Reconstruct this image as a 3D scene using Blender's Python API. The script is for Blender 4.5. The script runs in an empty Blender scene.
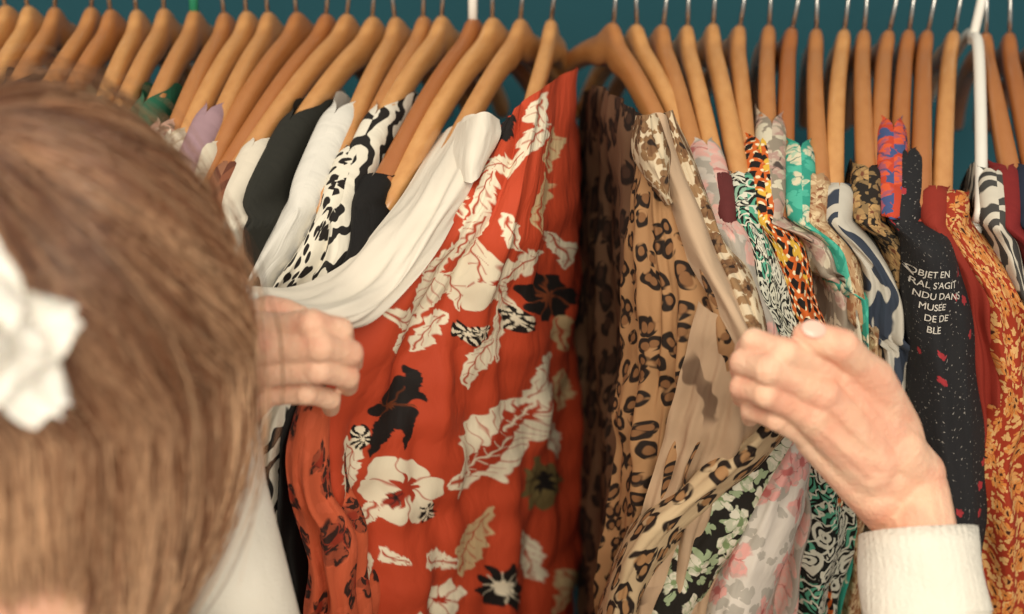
import bpy, bmesh, math, random
import numpy as np
from mathutils import Vector, Matrix
from mathutils.bvhtree import BVHTree
random.seed(7); np.random.seed(7)
sc = bpy.context.scene
COL = sc.collection
# ---------------------------------------------------------------- camera
PITCH = math.radians(17.3); ROLL = math.radians(1.6); F = 1408.0
C = np.array([0.0, -1.10, 1.62])
fw = np.array([0, math.cos(PITCH), -math.sin(PITCH)]); up0 = np.array([0, math.sin(PITCH), math.cos(PITCH)]); rt0 = np.array([1., 0, 0])
up = up0*math.cos(ROLL)-rt0*math.sin(ROLL); rt = rt0*math.cos(ROLL)+up0*math.sin(ROLL)
cd = bpy.data.cameras.new('camera'); cam = bpy.data.objects.new('camera', cd); COL.objects.link(cam)
cam.matrix_world = Matrix(((rt[0], up[0], -fw[0], C[0]), (rt[1], up[1], -fw[1], C[1]), (rt[2], up[2], -fw[2], C[2]), (0, 0, 0, 1)))
cd.lens = 36*F/1024; cd.sensor_width = 36; cd.clip_start = .02
cd.dof.use_dof = True; cd.dof.focus_distance = .89; cd.dof.aperture_fstop = 3.9
sc.camera = cam
def W(px, py, Y):
    """survey point: where a line of sight meets the vertical plane y=Y (metres)"""
    d = fw + (px-512)/F*rt - (py-307)/F*up
    return C + d*((Y-C[1])/d[1])
def V(*a): return Vector(W(*a))
# ---------------------------------------------------------------- node helper
def hexc(h):
    h = h.lstrip('#'); r = [int(h[i:i+2], 16)/255 for i in (0, 2, 4)]
    return tuple(((c/12.92) if c <= .04045 else ((c+.055)/1.055)**2.4) for c in r)+(1,)
class M:
    def __init__(s, name, rough=.85, spec=.25):
        s.m = bpy.data.materials.new(name); s.m.use_nodes = True; s.nt = s.m.node_tree
        s.b = s.nt.nodes['Principled BSDF']; s.b.inputs['Roughness'].default_value = rough
        s.b.inputs['Specular IOR Level'].default_value = spec
        u = s.nt.nodes.new('ShaderNodeTexCoord'); s.uv = u.outputs['UV']; s.obj = u.outputs['Object']
    def nd(s, t): return s.nt.nodes.new(t)
    def put(s, sock, v):
        if isinstance(v, bpy.types.NodeSocket): s.nt.links.new(v, sock)
        elif v is not None: sock.default_value = v
    def math(s, op, a, b=None, c=None):
        n = s.nd('ShaderNodeMath'); n.operation = op; s.put(n.inputs[0], a); s.put(n.inputs[1], b)
        if c is not None: s.put(n.inputs[2], c)
        return n.outputs[0]
    def vm(s, op, a, b=None, out=0):
        n = s.nd('ShaderNodeVectorMath'); n.operation = op; s.put(n.inputs[0], a)
        if op == 'SCALE': s.put(n.inputs['Scale'], b)
        else: s.put(n.inputs[1], b)
        return n.outputs['Value'] if op == 'LENGTH' else n.outputs[0]
    def mapn(s, vec, sx, sy, rot=0, lx=0, ly=0):
        n = s.nd('ShaderNodeMapping'); s.put(n.inputs[0], vec); n.inputs['Scale'].default_value = (sx, sy, 1)
        n.inputs['Rotation'].default_value = (0, 0, rot); n.inputs['Location'].default_value = (lx, ly, 0); return n.outputs[0]
    def noise(s, vec, scale, detail=3, col=False):
        n = s.nd('ShaderNodeTexNoise'); s.put(n.inputs['Vector'], vec); n.inputs['Scale'].default_value = scale
        n.inputs['Detail'].default_value = detail; return n.outputs['Color' if col else 'Fac']
    def warp(s, vec, scale, amt):
        c = s.noise(vec, scale, 2, True); d = s.vm('SUBTRACT', c, (.5, .5, .5)); d = s.vm('SCALE', d, amt); return s.vm('ADD', vec, d)
    def vor(s, vec, scale=1, feat='F1', rnd=1.):
        n = s.nd('ShaderNodeTexVoronoi'); n.voronoi_dimensions = '2D'; n.feature = feat; s.put(n.inputs['Vector'], vec)
        n.inputs['Scale'].default_value = scale; n.inputs['Randomness'].default_value = rnd; return n
    def wave(s, vec, scale, dist=0, dsc=1, kind='BANDS', dirn='X'):
        n = s.nd('ShaderNodeTexWave'); n.wave_type = kind; n.bands_direction = dirn; s.put(n.inputs['Vector'], vec)
        n.inputs['Scale'].default_value = scale; n.inputs['Distortion'].default_value = dist; n.inputs['Detail Scale'].default_value = dsc
        return n.outputs['Fac']
    def step(s, x, e, soft=.04):
        n = s.nd('ShaderNodeMapRange'); n.interpolation_type = 'SMOOTHSTEP'; s.put(n.inputs[0], x)
        n.inputs[1].default_value = e-soft; n.inputs[2].default_value = e+soft; return n.outputs[0]
    def inv(s, x): return s.math('SUBTRACT', 1., x)
    def mul(s, a, b): return s.math('MULTIPLY', a, b)
    def mix(s, f, a, b):
        n = s.nd('ShaderNodeMix'); n.data_type = 'RGBA'; s.put(n.inputs[0], f)
        s.put(n.inputs[6], hexc(a) if isinstance(a, str) else a); s.put(n.inputs[7], hexc(b) if isinstance(b, str) else b); return n.outputs[2]
    def flower(s, vec, scale, petals=5, R=.42, rnd=.7, deep=.4):
        v = s.vm('SCALE', vec, scale); n = s.vor(v, 1, 'F1', rnd); d = s.vm('SUBTRACT', v, n.outputs['Position'])
        sp = s.nd('ShaderNodeSeparateXYZ'); s.put(sp.inputs[0], d)
        cs = s.nd('ShaderNodeSeparateColor'); s.put(cs.inputs[0], n.outputs['Color'])
        ang = s.math('ADD', s.math('ARCTAN2', sp.outputs[1], sp.outputs[0]), s.mul(cs.outputs[0], 6.))
        cb = s.nd('ShaderNodeCombineXYZ'); s.put(cb.inputs[0], sp.outputs[0]); s.put(cb.inputs[1], sp.outputs[1])
        r = s.vm('LENGTH', cb.outputs[0])
        c = s.math('ABSOLUTE', s.math('COSINE', s.mul(ang, petals/2)))
        edge = s.math('ADD', s.mul(s.math('POWER', c, .6), R*deep), R*(1-deep))
        edge = s.mul(edge, s.math('ADD', .6, s.mul(cs.outputs[1], .6)))
        return s.step(s.math('SUBTRACT', edge, r), 0, .025), r, cs.outputs[2], s.step(c, .25, .1)
    def fin(s, col, crumple=.2, weave=.1):
        if isinstance(col, str): col = hexc(col)
        s.put(s.b.inputs['Base Color'], col)
        wv = s.warp(s.uv, 18, .03)
        n1 = s.noise(s.mapn(wv, 40, 11, .2), 1, 3); n2 = s.noise(s.uv, 1500, 1)
        n3 = s.math('ABSOLUTE', s.math('SUBTRACT', s.noise(s.mapn(wv, 60, 28, .7), 1, 1), .5))
        h = s.math('ADD', s.mul(n1, crumple*1.5), s.mul(n2, weave*.12)); h = s.math('SUBTRACT', h, s.mul(n3, crumple*.8))
        b = s.nd('ShaderNodeBump'); b.inputs['Strength'].default_value = .6; b.inputs['Distance'].default_value = .016
        s.put(b.inputs['Height'], h); s.put(s.b.inputs['Normal'], b.outputs[0]); return s.m
def plain(name, h, **k):
    m = M(name, **k); n = m.noise(m.uv, 25, 3); c = hexc(h); c2 = tuple(x*.82 for x in c[:3])+(1,)
    return m.fin(m.mix(n, c2, c))
def m_leopard(name, base='#b58a5e', inner='#7c5230', spot='#1d120c', sc_=60, rot=.2, tint='#8a6644'):
    m = M(name); v = m.warp(m.mapn(m.uv, 1, .8, rot), 45, .012)
    n = m.vor(v, sc_, 'F1', .9); d = n.outputs['Distance']; nz = m.noise(v, 130, 1)
    ring = m.mul(m.step(d, .2, .04), m.inv(m.step(d, .43, .04))); ring = m.mul(ring, m.step(nz, .42, .06))
    c = m.mix(m.inv(m.step(d, .28, .05)), base, inner); c = m.mix(m.mul(m.noise(m.uv, 14), .6), c, tint); c = m.mix(ring, c, spot); return m.fin(c)
def m_spots(name, base, spot, sc_=90, t=.33):
    m = M(name); v = m.warp(m.mapn(m.uv, 1, .75, .3), 60, .01); d = m.vor(v, sc_, 'F1', .85).outputs['Distance']
    return m.fin(m.mix(m.inv(m.step(d, t, .04)), base, spot))
def m_zebra(name, base, ink, sc_=30, dist=9, t=.5, rot=.5):
    m = M(name); v = m.mapn(m.uv, 1, 1, rot); w = m.wave(v, sc_, dist, 1.6); return m.fin(m.mix(m.step(w, t, .06), base, ink))
def m_floral(name, base, petal, core, leaf, sc1=26, sc2=60, R=.45, petals=5, lines=None):
    m = M(name); v = m.warp(m.warp(m.uv, 60, .014), 220, .004)
    f2, r2, k2, c2 = m.flower(v, sc2, 3, .42, .9, .6); c = m.mix(f2, base, leaf)
    f, r, k, cc = m.flower(v, sc1, petals, R, .8); pc = m.mix(m.mul(m.inv(cc), .75), petal, core)
    pc = m.mix(m.mul(m.step(m.noise(v, 160, 2), .52, .05), .5), pc, leaf)
    pc = m.mix(m.inv(m.step(r, .1, .03)), pc, core); c = m.mix(f, c, pc)
    return m.fin(c)
def m_graphic(name, base, ink, third, sc_=45):
    m = M(name); v = m.warp(m.uv, 50, .014); n = m.vor(v, sc_, 'F1', .9); d = n.outputs['Distance']
    rings = m.math('SINE', m.mul(d, 26.)); e = m.vor(v, sc_, 'DISTANCE_TO_EDGE', .9).outputs['Distance']
    cs = m.nd('ShaderNodeSeparateColor'); m.put(cs.inputs[0], n.outputs['Color'])
    c = m.mix(m.step(cs.outputs[0], .72, .01), base, third); c = m.mix(m.step(rings, .25, .2), c, ink); c = m.mix(m.inv(m.step(e, .07, .02)), c, ink)
    c = m.mix(m.step(m.wave(m.mapn(v, 1, 1, 1.), 34, 14, 2), .86, .04), c, base)
    return m.fin(c)
def m_ankara(name, a='#14100f', b='#c2571f', c3='#d9a93a', sc_=32):
    m = M(name); v = m.mapn(m.uv, 1, 1, .78); w1 = m.wave(v, sc_, 1.5, 2); w2 = m.wave(v, sc_*1.0, 1.5, 2, 'BANDS', 'Y')
    net = m.math('MAXIMUM', m.step(w1, .72, .05), m.step(w2, .72, .05)); f, r, k, cc = m.flower(m.uv, 45, 6, .4, .3)
    c = m.mix(net, a, b); big = m.step(m.noise(m.uv, 22, 0), .53, .02); c = m.mix(m.mul(big, f), c, c3); dots = m.vor(m.uv, 160, 'F1', .2).outputs['Distance']
    c = m.mix(m.mul(net, m.inv(m.step(dots, .25, .05))), c, '#e8d9b0'); return m.fin(c)
def m_stripe(name, base, s1, s2, sc_=40, rot=0., dist=1.):
    m = M(name); w = m.wave(m.mapn(m.uv, 1, 1, rot), sc_, dist, 1); w2 = m.wave(m.mapn(m.uv, 1, 1, rot), sc_*.37, dist, 1)
    return m.fin(m.mix(m.step(w2, .75, .05), m.mix(m.step(w, .55, .08), base, s1), s2))
# ---------------------------------------------------------------- mesh helper
def link(o, parent=None):
    COL.objects.link(o)
    if parent: o.parent = parent
    return o
def mesh_obj(name, verts, faces, mat=None, uv=None, col=None, parent=None, smooth=True):
    me = bpy.data.meshes.new(name); me.from_pydata(np.asarray(verts).tolist(), [], faces if isinstance(faces, list) else faces.tolist())
    if uv is not None:
        l = me.uv_layers.new(name='UVMap'); idx = np.empty(len(me.loops), int); me.loops.foreach_get('vertex_index', idx)
        l.data.foreach_set('uv', np.asarray(uv)[idx].astype(np.float32).ravel())
    if col is not None:
        a = me.color_attributes.new('print', 'FLOAT_COLOR', 'POINT'); c4 = np.ones((len(verts), 4), np.float32); c4[:, :3] = col; a.data.foreach_set('color', c4.ravel())
    if smooth: me.polygons.foreach_set('use_smooth', np.ones(len(me.polygons), bool))
    if mat: me.materials.append(mat)
    me.update(); return link(bpy.data.objects.new(name, me), parent)
def gridf(nr, nc, close=False):
    i = np.arange(nr-1)[:, None]; j = np.arange(nc if close else nc-1)[None, :]; j2 = (j+1) % nc
    return np.stack([i*nc+j, i*nc+j2, (i+1)*nc+j2, (i+1)*nc+j], -1).reshape(-1, 4)
def cr(P, n):
    P = np.asarray(P, float); k = len(P); t = np.linspace(0, k-1, n); i = np.clip(t.astype(int), 0, k-2); f = (t-i)
    Pe = np.concatenate([[2*P[0]-P[1]], P, [2*P[-1]-P[-2]]]); sh = (n,)+(1,)*(P.ndim-1); f = f.reshape(sh)
    a, b, c, d = Pe[i], Pe[i+1], Pe[i+2], Pe[i+3]
    return .5*((2*b)+(-a+c)*f+(2*a-5*b+4*c-d)*f**2+(-a+3*b-3*c+d)*f**3)
def cloth_net(name, rows, mat, nr=90, nc=60, fold=(.004, 5, .3), paint=None, parent=None, seed=0, crum=.0010):
    R = np.asarray(rows, float); G = cr(R, nr); G = np.swapaxes(cr(np.swapaxes(G, 0, 1), nc), 0, 1)
    D = fw[None, None]+(G[..., 0:1]-512)/F*rt-(G[..., 1:2]-307)/F*up
    P = C+D*((G[..., 2:3]-C[1])/D[..., 1:2])
    du = np.gradient(P, axis=1); dv = np.gradient(P, axis=0); n = np.cross(du, dv); n /= np.linalg.norm(n, axis=2, keepdims=True)+1e-9
    u = np.linspace(0, 1, nc)[None, :]; v = np.linspace(0, 1, nr)[:, None]
    amp, k, sk = fold; rs = np.random.RandomState(seed); ph = rs.rand(6)*6.28
    h = np.sin(2*np.pi*k*(u+sk*(v-.5)*.3)+ph[0]+1.3*np.sin(4*v+ph[1]))*(.7+.3*np.sin(7*v+ph[5]+5*u))+.5*np.sin(2*np.pi*k*1.7*(u-.15*v)+ph[2]+1.4*np.sin(6*v))+.18*np.sin(2*np.pi*k*3.3*u+9*v+ph[3])
    h = h*amp*(.35+.65*np.minimum(1, v*2.5))
    q = P[..., 0]*60+P[..., 2]*45; q2 = P[..., 2]*70-P[..., 0]*85
    h = h+crum*(np.sin(q+2*np.sin(q2*.37+ph[4]))+.7*np.sin(q2*1.1+1.7*np.sin(q*.5+ph[5]))+.4*np.sin(q*2.3+q2*1.4))
    P = P+n*h[..., None]
    su = np.linalg.norm(du, axis=2).cumsum(1); sv = np.linalg.norm(dv, axis=2).cumsum(0)
    uv = np.stack([np.broadcast_to(su.mean(0)[None], su.shape), np.broadcast_to(sv.mean(1)[:, None], sv.shape)], -1)
    col = paint(G[..., 0], G[..., 1]).reshape(-1, 3) if paint else None
    return mesh_obj(name, P.reshape(-1, 3), gridf(nr, nc), mat, uv.reshape(-1, 2), col, parent)
ZN = 1.50; ZR = ZN+.072
def htop(u):
    q = abs(u)/.215; return .010*math.exp(-(u/.018)**2)-.088*(q**1.25)+.008*math.sin(q*math.pi)
def jit(x, k): return math.sin(x*12.9898*(k+1)+k*4.1)
def yaw_of(x):
    if x < 560: return float(np.interp(x, [-50, 190, 250, 298, 325, 397, 443, 490, 522, 550], [2, -1, -5, -10, -12, -13, -14, -18, -15, -7]))+(2.2*jit(x, 1) if x < 430 else 0)
    return float(np.interp(x, [612, 640, 665, 690, 715, 765, 840, 1060], [14, 10, 6, 3, 0, -6, -11, -12]))+(1.8*jit(x, 1) if x > 680 else 0)
def on_hanger(neck, u):
    X = W(neck, 30+(neck-512)*.028, 0)[0]+.0022*jit(neck, 2); a = math.radians(yaw_of(neck)); return np.array([X+u*math.sin(a), -u*math.cos(a), ZN+htop(u)])
def hung(name, on, lower, w, mat, u0=.095, zb=.85, Yl=-.235, nr=90, fold=.0036, seed=0, back=.20, ST=None, ymin=236):
    """a garment on its hanger: shoulder ridge open at the neckline, front edge falling through 'lower', body behind it"""
    rs = np.random.RandomState(seed+11); ph = rs.rand(8)*6.28
    if ST: s = W(*ST[0]); t = W(*ST[1]); lo = [W(a[0], a[1], a[2] if len(a) > 2 else Yl) for a in lower]
    else:
        s = on_hanger(on, u0)+np.array([0, 0, .006]); t = on_hanger(on, .227)+np.array([0, 0, .004])
        lo = [W(a[0], a[1], a[2] if len(a) > 2 else Yl) for a in lower if a[1] > ymin]
    path = [t]+lo+[np.array([lo[-1][0], lo[-1][1], min(zb, lo[-1][2]-.01)])]
    pa = cr(np.array(path), 60); z_ = pa[:, 2][::-1]; z_ = np.maximum.accumulate(z_+np.arange(60)*1e-7)
    Fx = lambda z: np.interp(z, z_, pa[:, 0][::-1]); Fy = lambda z: np.interp(z, z_, pa[:, 1][::-1])
    if not isinstance(w, (list, tuple)): w = [w, w]
    wm = np.array(w)/F*.9
    a0 = .12; th = np.linspace(0, np.pi/2, 13); A = np.concatenate([a0*(1-np.cos(th)), np.linspace(a0, 1, 44)[1:]])
    prof = np.concatenate([np.sin(th), np.ones(43)])
    A = np.concatenate([A[::-1], A[1:]]); prof = np.concatenate([-prof[::-1], prof[1:]]); nc = len(A)
    Lr = max(.02, .227-u0); ar = float(np.clip(Lr/(Lr+back), .2, .5)); f = np.clip(A/ar, 0, 1); g = np.clip((A-ar)/(1-ar), 0, 1)
    dxy = (s-t); dxy = dxy/np.linalg.norm(dxy[:2])
    xt = t[0]+(s[0]-t[0])*f+dxy[0]*back*g; yt = t[1]+(s[1]-t[1])*f+back*g
    if ST is None: zr = np.array([ZN+.0065+htop(.225+(u0-.225)*k) for k in f])
    else: zr = t[2]+(s[2]-t[2])*f
    sm = lambda e: e*e*(3-2*e)
    opn = sm(np.clip((f-.66)/.34, 0, 1))
    zt = zr-.060*sm(np.clip(g*1.6, 0, 1))-.005*(1-np.clip(f*6, 0, 1))**2-.010*opn
    tt = np.concatenate([[0, .0008, .002, .0035, .0055, .008, .011, .015], .015+(1-.015)*np.linspace(0, 1, nr-7)[1:]**1.2])[:, None]; nr = len(tt)
    z = zt[None]+(zb-zt[None])*tt
    wz = np.interp(np.linspace(0, 1, 20), np.linspace(0, 1, len(wm)), wm); zz = np.linspace(t[2], W(500, 614, -.22)[2], 20)
    hw = np.interp(-z, -zz, wz)/2; dep = zt[None]-z
    over = np.sqrt(np.clip(1-(1-np.clip(dep/.010, 0, 1))**2, 0, 1)); over = np.maximum(over, opn[None])
    ramp = over*np.maximum(.66+.34*np.clip(dep/.06, 0, 1)**.8, .0106/hw)
    x = xt[None]+(Fx(z)-t[0])*(1-A[None])+prof[None]*hw*ramp
    y = yt[None]+(Fy(z)-t[1])*(1-A[None])
    lat = prof[None]+0*z; amp = fold*np.clip((dep-.01)/.05, 0.0, 1)
    y = y+(np.sin(lat*4.2+ph[0]+z*9)+.6*np.sin(lat*9+ph[1]-z*14)+.35*np.sin(z*70+lat*3+ph[4]))*amp*(1-np.clip(A*4, 0, 1))[None]*1.5
    x = x+np.sin(A[None]*26+ph[2]+z*6*np.sign(prof)[None])*amp*1.2*np.clip(A*5, 0, 1)[None]+np.sin(z*38+ph[3]+A[None]*3)*amp*.7+.4*amp*np.sin(z*95+ph[5]+lat*2)
    P = np.stack([x, y, z], -1)
    du = np.linalg.norm(np.diff(P, axis=1), axis=2)[nr//2]; us = np.concatenate([[0], du.cumsum()])
    av = np.concatenate([np.zeros((1, nc)), np.linalg.norm(np.diff(P, axis=0), axis=2).cumsum(0)]); av = zt[None]-av
    uv = np.stack([np.broadcast_to(us[None], z.shape)+seed*.31, av+seed*.17], -1)
    return mesh_obj(name, P.reshape(-1, 3), gridf(nr, nc), mat, uv.reshape(-1, 2), None, None)
def tube(P, r, ns=10, close_caps=True):
    P = [Vector(p) for p in P]; n = len(P); r = r if hasattr(r, '__len__') else [r]*n; vs = []; fs = []
    prev = None
    for i, p in enumerate(P):
        d = (P[min(i+1, n-1)]-P[max(i-1, 0)]).normalized()
        a = (prev-d*prev.dot(d)) if prev is not None else d.orthogonal()
        a.normalize(); prev = a; b = d.cross(a)
        for k in range(ns):
            q = 2*math.pi*k/ns; vs.append(p+(a*math.cos(q)+b*math.sin(q))*r[i])
    for i in range(n-1):
        for k in range(ns): fs.append((i*ns+k, i*ns+(k+1) % ns, (i+1)*ns+(k+1) % ns, (i+1)*ns+k))
    if close_caps:
        fs.append(tuple(range(ns))[::-1]); fs.append(tuple((n-1)*ns+k for k in range(ns)))
    return vs, fs
def join_parts(parts):
    vs = []; fs = []
    for v, f in parts:
        o = len(vs); vs += [tuple(a) for a in v]; fs += [tuple(i+o for i in q) for q in f]
    return vs, fs
def ball(c, r, rot=None, nu=20, nv=12):
    r = r if hasattr(r, '__len__') else (r, r, r); vs = []; fs = []; c = Vector(c)
    for i in range(nv+1):
        a = math.pi*i/nv
        for k in range(nu):
            b = 2*math.pi*k/nu; p = Vector((r[0]*math.sin(a)*math.cos(b), r[1]*math.sin(a)*math.sin(b), r[2]*math.cos(a)))
            if rot: p = rot @ p
            vs.append(c+p)
    for i in range(nv):
        for k in range(nu): fs.append((i*nu+k, (i+1)*nu+k, (i+1)*nu+(k+1) % nu, i*nu+(k+1) % nu))
    bm = bmesh.new(); bv = [bm.verts.new(v) for v in vs]
    for f in fs: bm.faces.new([bv[i] for i in f])
    bmesh.ops.remove_doubles(bm, verts=bm.verts, dist=1e-6)
    bm.verts.index_update(); out = ([v.co.copy() for v in bm.verts], [tuple(v.index for v in f.verts) for f in bm.faces]); bm.free(); return out
def limb(P, r, sub=6):
    """tapered chain with rounded ends"""
    P = np.array([list(p) for p in P]); n = (len(P)-1)*sub+1
    Q = cr(P, n) if len(P) > 2 else np.linspace(P[0], P[-1], n); R_ = np.interp(np.linspace(0, 1, n), np.linspace(0, 1, len(r)), r)
    return [tube(Q, R_, 16)]+[ball(Q[0], R_[0]), ball(Q[-1], R_[-1])]
def sculpt(name, parts, voxel, mat, smooth=5, parent=None):
    vs, fs = join_parts(parts); me = bpy.data.meshes.new(name+'_src'); me.from_pydata(vs, [], fs)
    o = bpy.data.objects.new(name+'_src', me); COL.objects.link(o)
    md = o.modifiers.new('r', 'REMESH'); md.mode = 'VOXEL'; md.voxel_size = voxel; md.use_smooth_shade = True
    sm = o.modifiers.new('s', 'SMOOTH'); sm.factor = .5; sm.iterations = smooth
    dg = bpy.context.evaluated_depsgraph_get(); dg.update(); m2 = bpy.data.meshes.new_from_object(o.evaluated_get(dg)); m2.name = name
    bpy.data.objects.remove(o); m2.materials.clear(); m2.materials.append(mat); m2.polygons.foreach_set('use_smooth', np.ones(len(m2.polygons), bool))
    return link(bpy.data.objects.new(name, m2), parent)
def empty(name, loc=(0, 0, 0)):
    e = bpy.data.objects.new(name, None); e.empty_display_size = .05; return link(e)
# ---------------------------------------------------------------- room
def wallmat(name, h, h2):
    m = M(name, rough=.7); n = m.noise(m.obj, 3, 5); m.put(m.b.inputs['Base Color'], m.mix(n, h, h2)); 
    b = m.nd('ShaderNodeBump'); b.inputs['Strength'].default_value = .15; m.put(b.inputs['Height'], m.noise(m.obj, 90, 3)); m.put(m.b.inputs['Normal'], b.outputs[0]); return m.m
def box(name, lo, hi, mat, bev=0, parent=None):
    bm = bmesh.new(); bmesh.ops.create_cube(bm, size=1)
    for v in bm.verts: v.co = Vector([lo[i]+(v.co[i]+.5)*(hi[i]-lo[i]) for i in range(3)])
    if bev: bmesh.ops.bevel(bm, geom=bm.edges[:], offset=bev, segments=3, affect='EDGES')
    me = bpy.data.meshes.new(name); bm.to_mesh(me); bm.free(); me.materials.append(mat); return link(bpy.data.objects.new(name, me), parent)
teal = wallmat('teal_paint', '#0b3c48', '#114c59')
box('wall_back', (-2.5, .36, 0), (2.5, .42, 2.6), teal)
m = M('floorboards', rough=.5); w = m.wave(m.mapn(m.obj, 1, 1), 1.6, 0); g = m.noise(m.mapn(m.obj, 3, 40), 3, 4)
m.put(m.b.inputs['Base Color'], m.mix(m.step(w, .03, .02), '#2a1a10', m.mix(g, '#6e4a2f', '#8c6443')))
box('floor', (-2.5, -2.6, -.05), (2.5, .42, 0), m.m)
box('baseboard_back', (-2.5, .345, 0), (2.5, .36, .1), plain('white_trim', '#d8d2c4'), .003)
# ---------------------------------------------------------------- clothes rack
mm = M('chrome_steel', rough=.25); mm.b.inputs['Metallic'].default_value = 1
mm.put(mm.b.inputs['Base Color'], mm.mix(mm.noise(mm.obj, 40), '#9a9a98', '#c4c2bd')); steel = mm.m
parts = [tube([(-1.3, 0, ZR), (1.3, 0, ZR)], .0125, 20)]
for x in (-1.28, 1.28):
    parts += [tube([(x, 0, .04), (x, 0, ZR)], .016, 20), tube([(x, -.25, .045), (x, .25, .045)], .014, 16), ball((x, -.23, .022), .022), ball((x, .23, .022), .022), ball((x, 0, ZR), .02)]
vs, fs = join_parts(parts); mesh_obj('clothes_rack', vs, fs, steel)
wm_ = M('varnished_beech', rough=.38, spec=.45); oi = wm_.nd('ShaderNodeObjectInfo')
gr = wm_.noise(wm_.vm('MULTIPLY', wm_.obj, (60, 14, 60)), 2.2, 5)
c = wm_.mix(gr, '#ae7038', '#dda566'); c = wm_.mix(wm_.mul(wm_.math('POWER', oi.outputs['Random'], 1.4), .85), c, '#954f22')
wm_.put(wm_.b.inputs['Base Color'], c); wm_.b.inputs['Coat Weight'].default_value = .35; wm_.b.inputs['Coat Roughness'].default_value = .22; wood = wm_.m
def hanger_mesh(curv, hookmat=None):
    vs = []; fs = []; N = 61; ns = 14
    for i in range(N):
        y = -.215+.43*i/(N-1); q = abs(y)/.215; top = htop(y)
        hgt = .021+.012*math.exp(-(y/.028)**2)-.003*q; th = .0118+.0032*q**2
        e = min(1, (1-q)/.035); e = math.sqrt(max(0, 1-(1-e)**2)); e = max(e, .12)
        cx = curv*q*(1-q)*4
        for k in range(ns):
            a = 2*math.pi*k/ns; ca, sa = math.cos(a), math.sin(a)
            px = math.copysign(abs(ca)**.7, ca)*th/2*e; pz = math.copysign(abs(sa)**.7, sa)*hgt/2*e
            vs.append((cx+px, y, top-hgt/2+pz))
    for i in range(N-1):
        for k in range(ns): fs.append((i*ns+k, i*ns+(k+1) % ns, (i+1)*ns+(k+1) % ns, (i+1)*ns+k))
    fs.append(tuple(range(ns))[::-1]); fs.append(tuple((N-1)*ns+k for k in range(ns)))
    nw = len(fs); cz = .072
    pts = [(0, 0, 0), (0, 0, .03), (0, .004, .042), (0, .013, .052)]+[(0, math.cos(math.radians(a))*.0162, cz+math.sin(math.radians(a))*.0152) for a in range(-35, 200, 15)]
    v2, f2 = tube(pts, .0036 if hookmat else .0017, 8); o = len(vs); vs += [tuple(v) for v in v2]; fs += [tuple(i+o for i in f) for f in f2]
    me = bpy.data.meshes.new('wooden_hanger'); me.from_pydata(vs, [], fs); me.materials.append(wood); me.materials.append(hookmat or steel)
    for i, p in enumerate(me.polygons): p.use_smooth = True; p.material_index = 0 if i < nw else 1
    return me
def gloss(nm, a, b_): p = M(nm, rough=.35, spec=.5); p.put(p.b.inputs['Base Color'], p.mix(p.noise(p.obj, 30), a, b_)); return p.m
wplast = gloss('white_plastic', '#e2ded2', '#eeebe2'); gplast = gloss('green_plastic', '#156b4c', '#1f8a64')
HM = [hanger_mesh(.003), hanger_mesh(-.003)]
Lh = [-70, -48, -20, 8, 32, 56, 92, 112, 137, 166, 192, 222, 246, 270, 298, 325, 348, 372, 397, 420, 443, 470, 490, 522, 550]
Rh = [612, 640, 665, 690, 715, 740, 766, 790, 815, 841, 864, 886, 905, 926, 950, 985, 1008, 1034, 1060]
for i, x in enumerate(Lh+Rh):
    me = HM[0 if x < 560 else 1]
    if x == 470: me = hanger_mesh(.003, wplast)
    if x == 192: me = hanger_mesh(.003, gplast)
    o = bpy.data.objects.new('wooden_hanger', me); link(o)
    p = on_hanger(x, 0); o.location = (p[0], 0, ZN+random.uniform(-.0015, .001))
    o.rotation_euler = (math.radians(random.uniform(-.8, .8)), math.radians(random.uniform(-7, 7)), math.radians(yaw_of(x)))
pr = [tube(cr([(0, -.2, -.095), (0, -.19, -.078), (0, -.05, -.004), (0, 0, .006), (0, .05, -.004), (0, .19, -.078), (0, .2, -.095), (0, .18, -.105), (0, 0, -.107), (0, -.18, -.105), (0, -.2, -.095)], 80), .0042, 10),
      tube(cr([(0, 0, .0), (0, 0, .03), (0, .004, .042), (0, .015, .053), (0, .0195, .072), (0, .0, .0905), (0, -.0185, .074)], 40), .0036, 10)]
vs, fs = join_parts(pr); o = mesh_obj('plastic_hanger', vs, fs, wplast); o.location = (on_hanger(969, 0)[0], 0, ZN); o.rotation_euler = (0, math.radians(6), math.radians(yaw_of(969)))
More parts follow.
